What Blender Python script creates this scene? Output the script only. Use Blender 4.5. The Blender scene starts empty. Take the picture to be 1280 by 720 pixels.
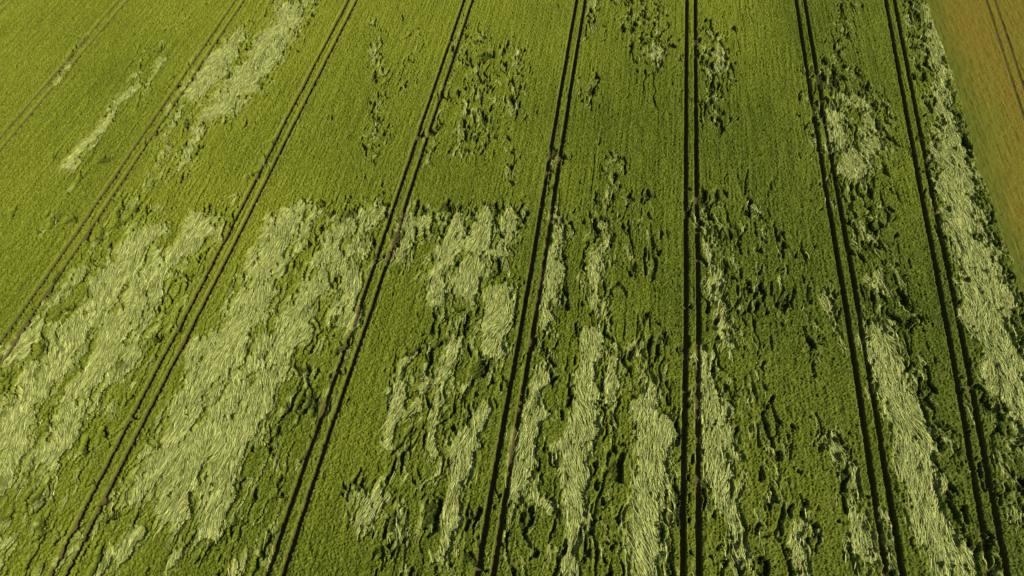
import bpy, math, numpy as np, time
from mathutils import Vector
T0=time.time()
rng=np.random.default_rng(7)
scene=bpy.context.scene
scene.view_settings.view_transform='Standard'
try: scene.view_settings.look='None'
except: pass
scene.view_settings.exposure=0

# ------------------------------------------------------------ camera
F=865.0; H=84.4
pitch=math.atan(1186/F); yaw=math.atan(222*math.cos(pitch)/F)
cd=bpy.data.cameras.new("camera"); cam=bpy.data.objects.new("camera",cd)
scene.collection.objects.link(cam); scene.camera=cam
cd.sensor_width=36; cd.lens=36*F/1280; cd.clip_start=0.5; cd.clip_end=8000
cam.location=(0,0,H); cam.rotation_euler=(math.pi/2-pitch,0,yaw)
fw=np.array([-math.sin(yaw)*math.cos(pitch),math.cos(yaw)*math.cos(pitch),-math.sin(pitch)])
rt=np.array([math.cos(yaw),math.sin(yaw),0.0]); upv=np.cross(rt,fw)
if upv[2]<0: upv=-upv
def g(x,y,z=0.6):
    d=fw*F+rt*(x-640)+upv*(360-y); t=(H-z)/-d[2]
    return np.array([d[0]*t,d[1]*t])
def mpp(x,y):
    d=fw*F+rt*(x-640)+upv*(360-y); return (H/-d[2])

# ------------------------------------------------------------ grid
D=0.105
U0,U1,V0,V1=-140.,100.,0.,162.
nu=int((U1-U0)/D)+1; nv=int((V1-V0)/D)+1
us=(U0+np.arange(nu)*D).astype(np.float32); vs=(V0+np.arange(nv)*D).astype(np.float32)
U,V=np.meshgrid(us,vs)
f32=np.float32
def sm(a,b,x):
    t=np.clip((x-a)/(b-a),0,1); return t*t*(3-2*t)
def noise(x,y,seed):
    r=np.random.default_rng(seed).random((256,256)).astype(f32)
    xi=np.floor(x); yi=np.floor(y); fx=(x-xi).astype(f32); fy=(y-yi).astype(f32)
    xi=xi.astype(np.int32)&255; yi=yi.astype(np.int32)&255
    fx=fx*fx*(3-2*fx); fy=fy*fy*(3-2*fy); x1=(xi+1)&255; y1=(yi+1)&255
    a=r[yi,xi]; b=r[yi,x1]; c=r[y1,xi]; d=r[y1,x1]
    return (a+(b-a)*fx)*(1-fy)+(c+(d-c)*fx)*fy
def fbm(x,y,seed,o=3,gain=.5):
    s=0;a=1;t=0
    for i in range(o):
        s=s+a*noise(x*2**i+i*17.3,y*2**i+i*9.1,seed+i); t+=a; a*=gain
    return s/t
wx=(noise(U/3,V/4,1)-.5)*1.8+(noise(U/.8,V/1.4,2)-.5)*.8
wy=(noise(U/3,V/3,3)-.5)*3+(noise(U/.9,V/.9,4)-.5)*1.2
UW=U+wx; VW=V+wy

def field(strokes,c0=.25,c1=2.1):
    R=np.zeros_like(U)
    for s in strokes:
        pts,w,k=s
        P=[g(*p) for p in pts]
        wm=w*mpp(*pts[len(pts)//2])*.5
        for a,b in zip(P[:-1],P[1:]):
            m=wm*2.4+3
            i0=max(0,int((min(a[0],b[0])-m-U0)/D)); i1=min(nu,int((max(a[0],b[0])+m-U0)/D)+1)
            j0=max(0,int((min(a[1],b[1])-m-V0)/D)); j1=min(nv,int((max(a[1],b[1])+m-V0)/D)+1)
            if i0>=i1 or j0>=j1: continue
            x=UW[j0:j1,i0:i1]; y=VW[j0:j1,i0:i1]
            dx,dy=b-a; L2=dx*dx+dy*dy
            t=np.clip(((x-a[0])*dx+(y-a[1])*dy)/L2,0,1)
            dd=np.hypot(x-a[0]-t*dx,y-a[1]-t*dy)
            R[j0:j1,i0:i1]=np.maximum(R[j0:j1,i0:i1],k*(1-sm(wm*c0,wm*c1,dd)))
    return R
LS=[ # lodged (flattened) swathes
([(160,115),(125,155),(90,205)],13,1),([(366,15),(330,70),(278,135)],36,1.05),([(300,45),(270,85),(240,120)],26,1),([(385,0),(360,25)],20,.8),
([(248,160),(232,205)],12,.85),([(205,75),(180,115)],10,.8),([(240,120),(215,160)],12,.8),([(215,180),(180,230)],9,.65),([(100,60),(60,110)],7,.6),
([(250,285),(205,335),(150,405),(110,480),(70,560)],36,1),([(185,295),(125,380),(60,465),(0,560),(-40,640)],44,1),([(215,330),(150,470),(110,520)],18,.85),
([(100,335),(55,395),(20,440)],20,.8),([(60,440),(0,520)],30,.85),([(30,560),(-10,610)],34,.85),([(140,440),(60,560),(20,600)],20,.75),
([(372,270),(350,300),(310,390),(250,490),(200,600)],46,1),([(430,280),(400,345),(360,420)],28,.9),([(468,270),(440,320),(425,395)],28,.85),
([(370,400),(335,480),(285,580),(262,655)],40,1),([(300,470),(255,570),(215,640)],34,.95),([(250,440),(225,520)],28,.9),([(395,365),(375,395)],22,.9),([(185,590),(150,625)],20,.75),([(330,420),(280,520),(240,580)],22,.8),
([(165,680),(120,720)],22,.75),([(300,690),(290,720)],16,.7),([(5,670),(0,720)],22,.75),([(100,660),(80,700)],14,.6),([(235,640),(215,700)],14,.65),
([(520,275),(500,325)],24,.85),([(540,270),(525,300)],14,.75),([(568,280),(548,375)],28,.95),([(604,270),(582,375)],26,1),([(640,265),(632,320)],20,.8),([(625,370),(620,430)],34,1),
([(570,430),(548,500),(540,560)],14,.85),([(595,520),(572,590),(560,650)],28,1),([(512,460),(500,500),(485,560)],18,.65),([(460,620),(455,640)],26,.8),([(590,490),(585,530)],15,.75),([(560,640),(555,690)],15,.75),
([(698,275),(690,330),(683,410)],18,.9),([(752,290),(748,385)],18,.9),([(745,420),(740,500),(715,560),(722,640)],28,1),([(770,430),(765,500)],13,.8),([(800,440),(810,480),(835,540)],15,.75),([(815,520),(808,600),(800,720)],36,1),([(835,590),(830,690)],13,.75),
([(675,460),(655,560),(650,620)],20,.9),([(665,590),(688,650)],15,.8),([(718,650),(716,720)],18,.9),([(640,640),(632,700)],13,.65),
([(885,290),(900,380),(915,430)],16,.7),([(885,450),(890,540),(900,610),(935,690)],26,.9),([(905,540),(925,570)],15,.75),([(1000,650),(1006,720)],15,.85),([(1040,560),(1068,610),(1076,690)],15,.75),([(1095,640),(1110,700)],11,.65),
([(1040,140),(1050,180),(1068,212)],26,1),([(1080,130),(1092,190)],17,.85),([(1050,120),(1080,130)],17,.8),([(1100,350),(1110,365)],12,.7),([(1035,370),(1050,420)],10,.7),
([(1098,420),(1125,500),(1148,600),(1180,690),(1190,720)],44,1.05),([(1195,660),(1225,720)],13,.65),
([(1163,10),(1172,70),(1185,150),(1198,240)],18,1),([(1190,190),(1205,290),(1238,400),(1275,480),(1300,520)],46,1.05),([(1215,300),(1250,370)],28,.95),([(1262,470),(1290,570)],28,.95),([(1215,370),(1245,470),(1270,560)],16,.85),
([(820,58),(822,70)],18,.8),([(740,0),(738,12)],13,.7),([(465,60),(463,75)],13,.7),
([(500,640),(495,700)],10,.6),([(930,470),(935,540)],8,.55),([(900,50),(903,90)],9,.6),([(540,460),(520,520)],10,.6),
]
PS=[ # disturbed: torn gaps, tufts and holes
([(590,50),(600,110),(585,180)],45,.82),([(640,70),(645,140)],40,.82),([(470,30),(475,120),(468,200)],26,.72),([(735,90),(738,130)],26,.7),([(795,0),(820,70)],60,.82),([(740,0),(738,50)],14,.7),
([(885,40),(900,90),(890,150)],34,.9),([(370,0),(330,60),(280,130)],70,.83),([(260,60),(235,110),(205,180)],34,.75),([(250,150),(225,215)],40,.75),([(160,110),(100,190)],30,.65),([(190,60),(160,110)],16,.6),
([(180,275),(130,350),(60,440),(0,540)],110,.70),([(260,280),(200,370),(120,500),(60,600)],80,.72),([(380,265),(480,265)],30,.85),([(450,280),(400,380),(350,500),(270,620)],110,.73),
([(500,270),(650,265)],36,.9),([(510,300),(600,340)],80,.8),([(620,300),(610,430)],60,.8),([(560,420),(530,560),(500,660)],80,.73),([(620,440),(580,560),(560,700)],50,.75),([(450,610),(460,650)],50,.75),([(515,450),(500,520)],40,.8),
([(700,260),(690,420)],30,.9),([(750,260),(745,450)],50,.8),([(800,250),(800,330)],40,.78),([(680,440),(655,600),(650,720)],34,.8),([(750,430),(720,600),(720,720)],90,.78),([(800,430),(825,560),(820,720)],70,.8),
([(885,250),(900,350),(915,440)],44,.9),([(880,450),(900,600),(930,720)],60,.85),([(940,260),(945,480)],30,.7),([(975,290),(985,400)],24,.7),([(1005,310),(1010,460)],22,.7),([(960,520),(975,720)],60,.64),([(1035,540),(1080,700)],50,.78),([(1000,640),(1005,720)],40,.8),([(1040,360),(1050,430)],20,.75),
([(1035,90),(1050,180),(1070,240)],70,.82),([(1085,110),(1105,190)],40,.82),([(1070,250),(1115,380),(1130,470)],50,.85),([(1100,390),(1160,560),(1210,720)],76,.8),([(1060,0),(1050,60)],30,.65),
([(1135,0),(1165,100),(1190,260)],34,.9),([(1195,150),(1240,330),(1290,480)],60,.9),([(1185,250),(1215,360),(1260,500)],40,.95),([(1215,480),(1270,640)],50,.72),
([(330,640),(310,720)],60,.65),([(430,430),(380,560)],40,.6),([(30,640),(40,720)],80,.65),([(185,560),(130,680)],50,.7),([(520,620),(500,720)],60,.62),([(600,640),(590,700)],40,.72),([(360,140),(330,200)],10,.55),
([(520,40),(505,110)],16,.64),([(560,110),(530,200)],16,.66),([(700,180),(690,250)],18,.66),([(770,200),(765,260)],20,.7),([(640,180),(640,240)],16,.65),([(330,200),(280,280)],14,.55),([(210,190),(170,250)],20,.65),([(110,40),(60,110)],12,.6),([(90,240),(50,300)],16,.58),([(230,20),(190,70)],16,.62),
]
Lf=field(LS); Pf=field(PS)
n1=fbm(UW/1.2,VW/3.4,11,4,.6); n2=fbm(U/.26,V/1.1,21,2,.6); n3=fbm(UW/.5,VW/2.3,25,2,.5); n4=noise(U/.21,V/.5,29)
S=Lf*1.0+(n1-.5)*1.08+(n2-.5)*.6+(n3-.5)*1.08+(n4-.5)*.22-.075
gate=sm(.02,.12,Lf)
L=(sm(.36,.60,S)*gate).astype(f32)
LH=L.copy()
st=fbm(UW/.5,VW/1.6,27,3,.6)
stray=sm(.66,.76,st+Pf*.10-.03)*sm(.35,.6,Pf)
L=np.maximum(L,stray*.75); LH=np.maximum(LH,stray*.5)
print("fields",time.time()-T0)

# fall direction of the flattened crop
ang=-.08+(fbm(U/10,V/16,31,2)-.5)*.9+(noise(U/2.4,V/6,33)-.5)*.8+(noise(U/.9,V/2.2,35)-.5)*.5
fx=np.sin(ang).astype(f32); fy=np.cos(ang).astype(f32)
wn=rng.random(U.shape).astype(f32)
acc=wn.copy(); cnt=1
jj,ii=np.meshgrid(np.arange(nv,dtype=f32),np.arange(nu,dtype=f32),indexing='ij')
for sg in (1,-1):
    px=ii.copy(); py=jj.copy()
    for k in range(7):
        a=np.clip(py,0,nv-1).astype(np.int32); b=np.clip(px,0,nu-1).astype(np.int32)
        px+=sg*fx[a,b]; py+=sg*fy[a,b]
        a=np.clip(py+.5,0,nv-1).astype(np.int32); b=np.clip(px+.5,0,nu-1).astype(np.int32)
        acc+=wn[a,b]; cnt+=1
lic=acc/cnt; lic=np.clip((lic-.5)/.08*.29+.5,0,1).astype(f32)
del px,py,jj,ii,acc
print("lic",time.time()-T0)

# standing crop
fine=rng.random(U.shape).astype(f32)
row=noise(U/.30,V/6.0,41)
hst=.84+.10*(noise(U/2.5,V/3,42)-.5)+.06*(noise(U/.5,V/.6,43)-.5)+.12*(noise(U/.22,V/.28,44)-.5)+.32*(fine-.5)+.13*(row-.5)
gn=fbm(UW/.62,VW/1.7,51,3,.55)
thr=.80-Pf*.325
gap=sm(thr,thr+.08,gn)
cn=noise((U+.35*(noise(U/1.5,V/2.,62)-.5)*2)/1.25,V/14,61); cm=noise(U/9,V/22,63)*.6+sm(.1,.7,Pf)*.35
cb=noise(U/1.0,V/2.2,64)
crack=(1-sm(.012,.05,np.abs(cn-.5)))*sm(.42,.55,cm)*sm(.35,.5,cb)
tuft=fbm(UW/.6,VW/.9,71,3,.6)
h=hst-.64*gap-.5*crack*(1-gap)
hl=.38+.34*(noise(UW/.9,VW/2.8,72)-.5)+.16*(lic-.5)+.12*(tuft-.5)+.04*(fine-.5)
rim=sm(.02,.3,Lf)*(1-LH)
h=h+rim*(tuft-.5)*.7
h=h*(1-LH)+hl*LH
# ----- tramlines
TR=[g(862+k*1186,360)[0] for k in (-1.03,-.856,-.680,-.51,-.335,-.1650,.0015,.1660)]
tr=[]
for t in TR: tr.append([(t,-300),(t,600)])
a,b=g(1111,0),g(1249,720); d=(b-a)
tr.append([tuple(a-d*2.0),tuple(b+d*2.0)])
a2,b2=g(1240,0),g(1290,150); d2=(b2-a2)
tr.append([tuple(a2-d2*2.),tuple(b2+d2*2.5)])
def lineu(P,v):
    (x0,y0),(x1,y1)=P
    return x0+(x1-x0)*(v-y0)/(y1-y0)
HW=.90
soil=np.zeros_like(U)
wob=((noise(V/30,V*0+.5,81)-.5)*.4+(noise(V/5,V*0+3.5,82)-.5)*.05)
ew=(noise(U/.35,V/.5,83)-.5)*.10
E=[g(1158,0),g(1200,130),g(1250,290),g(1288,392)]
ev=np.array([p[1] for p in E][::-1]); eu=np.array([p[0] for p in E][::-1])
def edge_u(v):
    r=np.interp(v,ev,eu)
    s0=(eu[1]-eu[0])/(ev[1]-ev[0]); s1=(eu[-1]-eu[-2])/(ev[-1]-ev[-2])
    r=np.where(v<ev[0],eu[0]+s0*(v-ev[0]),r); r=np.where(v>ev[-1],eu[-1]+s1*(v-ev[-1]),r)
    return r
EU=edge_u(vs)[:,None].astype(f32)+(noise(V/6,V*0+9,91)-.5)*.6+(noise(U/.6,V/.6,92)-.5)*.5
inside=U<EU
for k,P in enumerate(tr):
    base=lineu(P,V)+wob
    for s in (-HW,HW):
        dd=np.abs(U-base-s)+ew
        w=.31 if k<9 else .24
        soil=np.maximum(soil,1-sm(w-.08,w+.10,dd))
h=h*(1-soil)+(.04+.08*fine)*soil
mh=.16+.12*(fine-.5)+.10*(noise(U/.7,V/.9,93)-.5)+.08*(noise(U/.35,V/4,94)-.5)
h=np.where(inside,h,mh*(1-soil*.6)).astype(f32)
tone_shade=(.5+(fbm(U/22,V/34,95,3)-.5)*.65+np.clip((V-60)/400,-.1,.2)-np.clip(U/300,-.22,.22)).astype(f32)  # random crop tone plus painted sun-angle shading: brighter left and far, darker right
print("height",time.time()-T0)

# visible footprint plus a margin
M=14
c4=[g(0,0),g(1280,0),g(1280,720),g(0,720)]
foot=np.ones(U.shape,bool)
for i in range(4):
    p,q=c4[i],c4[(i+1)%4]; e=(q-p)/np.linalg.norm(q-p); nrm=np.array([e[1],-e[0]])
    foot&=((U-p[0])*nrm[0]+(V-p[1])*nrm[1])>-M

# ------------------------------------------------------------ meshes
def rawmesh(name,co,q,mat,attr,smooth=True):
    me=bpy.data.meshes.new(name)
    me.vertices.add(len(co)); me.vertices.foreach_set("co",co.astype(f32).ravel())
    me.loops.add(q.size); me.loops.foreach_set("vertex_index",q.ravel().astype(np.int32))
    me.polygons.add(len(q)); me.polygons.foreach_set("loop_start",np.arange(0,q.size,4,dtype=np.int32))
    me.update(calc_edges=True)
    if smooth: me.polygons.foreach_set("use_smooth",np.ones(len(q),bool))
    at=me.attributes.new("crop",'FLOAT_COLOR','POINT')
    at.data.foreach_set("color",attr.astype(f32).ravel())
    me.materials.append(mat)
    o=bpy.data.objects.new(name,me); scene.collection.objects.link(o); return o
def sheet(name,mask,mat,attr):
    idx=-np.ones(nu*nv,np.int32)
    I=np.arange(nu*nv,dtype=np.int32).reshape(nv,nu)
    q=np.stack([I[:-1,:-1],I[:-1,1:],I[1:,1:],I[1:,:-1]],-1)[mask[:-1,:-1]]
    used=np.zeros(nu*nv,bool); used[q.ravel()]=True
    ids=np.nonzero(used)[0]; idx[ids]=np.arange(len(ids),dtype=np.int32)
    q=idx[q]
    print(name,len(q))
    co=np.stack([U.ravel()[ids],V.ravel()[ids],h.ravel()[ids]],-1)
    return rawmesh(name,co,q,mat,attr.reshape(-1,4)[ids])

class NB:
    def __init__(s,name):
        s.m=bpy.data.materials.new(name); s.m.use_nodes=True; s.t=s.m.node_tree; s.n=s.t.nodes; s.b=s.n['Principled BSDF']
        s.b.inputs['Roughness'].default_value=.75
        s.b.inputs['Specular IOR Level'].default_value=.12
    def l(s,a,b): s.t.links.new(a,b)
    def val(s,i,v):
        if hasattr(v,'links'): s.l(v,i)
        else: i.default_value=v
    def mix(s,f,a,b,mode='MIX'):
        x=s.n.new('ShaderNodeMix'); x.data_type='RGBA'; x.blend_type=mode; x.clamp_factor=True
        s.val(x.inputs[0],f); s.val(x.inputs[6],a if hasattr(a,'links') else (*a,1)); s.val(x.inputs[7],b if hasattr(b,'links') else (*b,1)); return x.outputs[2]
    def rng(s,v,a,b,c=0,d=1):
        x=s.n.new('ShaderNodeMapRange'); s.val(x.inputs[0],v)
        for i,q in enumerate((a,b,c,d)): x.inputs[i+1].default_value=q
        return x.outputs[0]
    def noise(s,scale,det=3,sc=(1,1,1)):
        tc=s.n.new('ShaderNodeTexCoord'); mp=s.n.new('ShaderNodeMapping'); mp.inputs['Scale'].default_value=sc
        s.l(tc.outputs['Object'],mp.inputs[0]); x=s.n.new('ShaderNodeTexNoise'); x.inputs['Scale'].default_value=scale; x.inputs['Detail'].default_value=det
        s.l(mp.outputs[0],x.inputs[0]); return x.outputs[0]

w=NB("wheat_crop")
at=w.n.new('ShaderNodeAttribute'); at.attribute_name="crop"
sp=w.n.new('ShaderNodeSeparateColor'); w.l(at.outputs['Color'],sp.inputs[0])
lod,strand,ton_shade=sp.outputs; so=at.outputs['Alpha']
geo=w.n.new('ShaderNodeNewGeometry'); sx=w.n.new('ShaderNodeSeparateXYZ'); w.l(geo.outputs['Position'],sx.inputs[0])
c=w.mix(w.rng(ton_shade,.2,.85),(.052,.080,.003),(.190,.215,.014))  # ramp colours crop variation together with the painted sun-angle shading
c=w.mix(w.rng(strand,.45,1,0,.55),c,(.245,.280,.030))
c=w.mix(w.rng(strand,0,.45,.55,0),c,(.028,.044,.003))
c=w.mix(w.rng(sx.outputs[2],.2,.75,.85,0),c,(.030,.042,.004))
ls=w.mix(strand,(.11,.14,.018),(.44,.46,.13))
ls=w.mix(w.rng(w.noise(.7,3,(1.5,.5,1)),.35,.65,0,.4),ls,(.20,.23,.035))
c=w.mix(lod,c,ls)
c=w.mix(so,c,w.mix(w.noise(3,3),(.05,.045,.010),(.12,.088,.028)))
w.l(c,w.b.inputs['Base Color'])

k=NB("flattened_straw")
at=k.n.new('ShaderNodeAttribute'); at.attribute_name="crop"
sp=k.n.new('ShaderNodeSeparateColor'); k.l(at.outputs['Color'],sp.inputs[0])
c=k.mix(sp.outputs[0],(.13,.170,.018),(.70,.72,.22))
k.l(c,k.b.inputs['Base Color']); k.b.inputs['Roughness'].default_value=.6; k.b.inputs['Specular IOR Level'].default_value=.15

m=NB("dry_meadow")
c=m.mix(m.rng(m.noise(.07,4,(1,.35,1)),.4,.6),(.205,.150,.010),(.160,.165,.010))
c=m.mix(m.rng(m.noise(3,4,(1,.4,1)),.35,.7,0,.6),c,(.22,.19,.02))
at=m.n.new('ShaderNodeAttribute'); at.attribute_name="crop"
sp=m.n.new('ShaderNodeSeparateColor'); m.l(at.outputs['Color'],sp.inputs[0])
c=m.mix(m.rng(sp.outputs[1],0,1,.4,0),c,(.07,.06,.008))
c=m.mix(m.rng(at.outputs['Alpha'],0,1,0,.8),c,(.06,.055,.010))
c=m.mix(sp.outputs[0],c,(.11,.125,.010))
m.l(c,m.b.inputs['Base Color'])

LL=np.clip(L*1.5,0,1)
grain=np.clip(.5+(fine-.5)*.85+(row-.5)*.35+(noise(U/.25,V/.3,97)-.5)*.5,0,1)
attr=np.stack([L,lic*LL+grain*(1-LL),tone_shade,soil],-1)
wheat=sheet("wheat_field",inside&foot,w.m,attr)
dE=(U-EU)
attr2=np.stack([1-sm(.5,5.5,dE+(noise(U/.8,V/1.5,99)-.5)*3),grain,tone_shade,soil],-1)
mead=sheet("dry_grass_meadow",(~inside)&foot,m.m,attr2)
print("mesh",time.time()-T0)

# ---- bundles of flattened stalks lying over the swathes
pr=(np.clip(L,0,1)**1.6*(soil<.1)*foot*inside).ravel()
NS=85000; cand=rng.integers(0,nu*nv,NS*30); ok=rng.random(len(cand))<pr[cand]; cand=cand[ok][:NS]
NS=len(cand); print("strands",NS, pr.sum()*D*D)
x=us[cand%nu]+rng.uniform(-.05,.05,NS); y=vs[cand//nu]+rng.uniform(-.05,.05,NS)
dirn=rng.normal(0,.17,NS)
seg=5; stp=rng.uniform(.14,.36,NS)
wd_=rng.uniform(.04,.085,NS); lift=rng.uniform(.02,.20,NS)
prof=np.array([.0,.7,1,.9,.6,.15]); wpro=np.array([.6,1,1,.9,.7,.25])
vv=np.zeros((NS,seg+1,2,3)); cl=lic.ravel()[cand]
tilt=rng.uniform(-.4,.4,NS)
for i in range(seg+1):
    ix=np.clip(((x-U0)/D).astype(int),0,nu-1); iy=np.clip(((y-V0)/D).astype(int),0,nv-1)
    aa=ang[iy,ix]+dirn; dx=-np.sin(aa); dy=-np.cos(aa); z=h[iy,ix]+.02+lift*prof[i]
    z=np.minimum(z,zp+.12) if i else z
    zp=z
    ww=wd_*wpro[i]*.5
    vv[:,i,0]=np.stack([x-dy*ww,y+dx*ww,z-tilt*ww],-1); vv[:,i,1]=np.stack([x+dy*ww,y-dx*ww,z+tilt*ww],-1)
    x=x+dx*stp; y=y+dy*stp
bs=(np.arange(NS)*(seg+1)*2)[:,None]
q=np.stack([np.stack([bs[:,0]+2*i,bs[:,0]+2*i+1,bs[:,0]+2*i+3,bs[:,0]+2*i+2],-1) for i in range(seg)],1).reshape(-1,4)
col=np.repeat(np.clip(rng.normal(.5,.25,NS)+(cl-.5)*.6,0,1),(seg+1)*2)
rawmesh("flattened_wheat_stalks",vv.reshape(-1,3),q,k.m,np.stack([col,col,col,col],-1))
print("stalks",time.time()-T0)

# ---- coarse crop around the detailed area and far ground
gm=NB("far_crop")
c=gm.mix(gm.rng(gm.noise(.02,4),.3,.7),(.08,.10,.006),(.13,.15,.010)); gm.l(c,gm.b.inputs['Base Color'])
xs=np.concatenate([[-4000,-1500,-600],np.arange(-300,301,3.0),[600,1500,4000]])
vv=[];ff=[];n=len(xs)
for y in xs:
    for x in xs: vv.append((x,y,.42))
def inf(x,y):
    for i in range(4):
        p,q=c4[i],c4[(i+1)%4]; e=(q-p)/np.linalg.norm(q-p)
        if (x-p[0])*e[1]-(y-p[1])*e[0]<-(M-7): return False
    return True
for j in range(n-1):
    for i in range(n-1):
        if all(inf(xs[i+a],xs[j+b]) for a in (0,1) for b in (0,1)): continue
        q=j*n+i; ff.append((q,q+1,q+1+n,q+n))
me=bpy.data.meshes.new("ground"); me.from_pydata(vv,[],ff); me.materials.append(gm.m)
o=bpy.data.objects.new("ground",me); scene.collection.objects.link(o)

# ------------------------------------------------------------ light
el=math.radians(40); sd=Vector((1.0,-.12,0)).normalized()
dirv=Vector((sd.x*math.cos(el),sd.y*math.cos(el),math.sin(el)))
sl=bpy.data.lights.new("sun",'SUN'); sl.energy=5.0; sl.angle=math.radians(.5); sl.color=(1,.95,.82)
so_=bpy.data.objects.new("sun",sl); scene.collection.objects.link(so_); so_.location=(0,0,200)
so_.rotation_euler=dirv.to_track_quat('Z','Y').to_euler()
wd=bpy.data.worlds.new("World"); scene.world=wd; wd.use_nodes=True
sky=wd.node_tree.nodes.new('ShaderNodeTexSky'); sky.sky_type='NISHITA'; sky.sun_disc=False
sky.sun_elevation=el; sky.sun_rotation=math.atan2(sd.x,sd.y)
bg=wd.node_tree.nodes['Background']; bg.inputs[1].default_value=.065
wd.node_tree.links.new(sky.outputs[0],bg.inputs[0])
print("done",time.time()-T0)
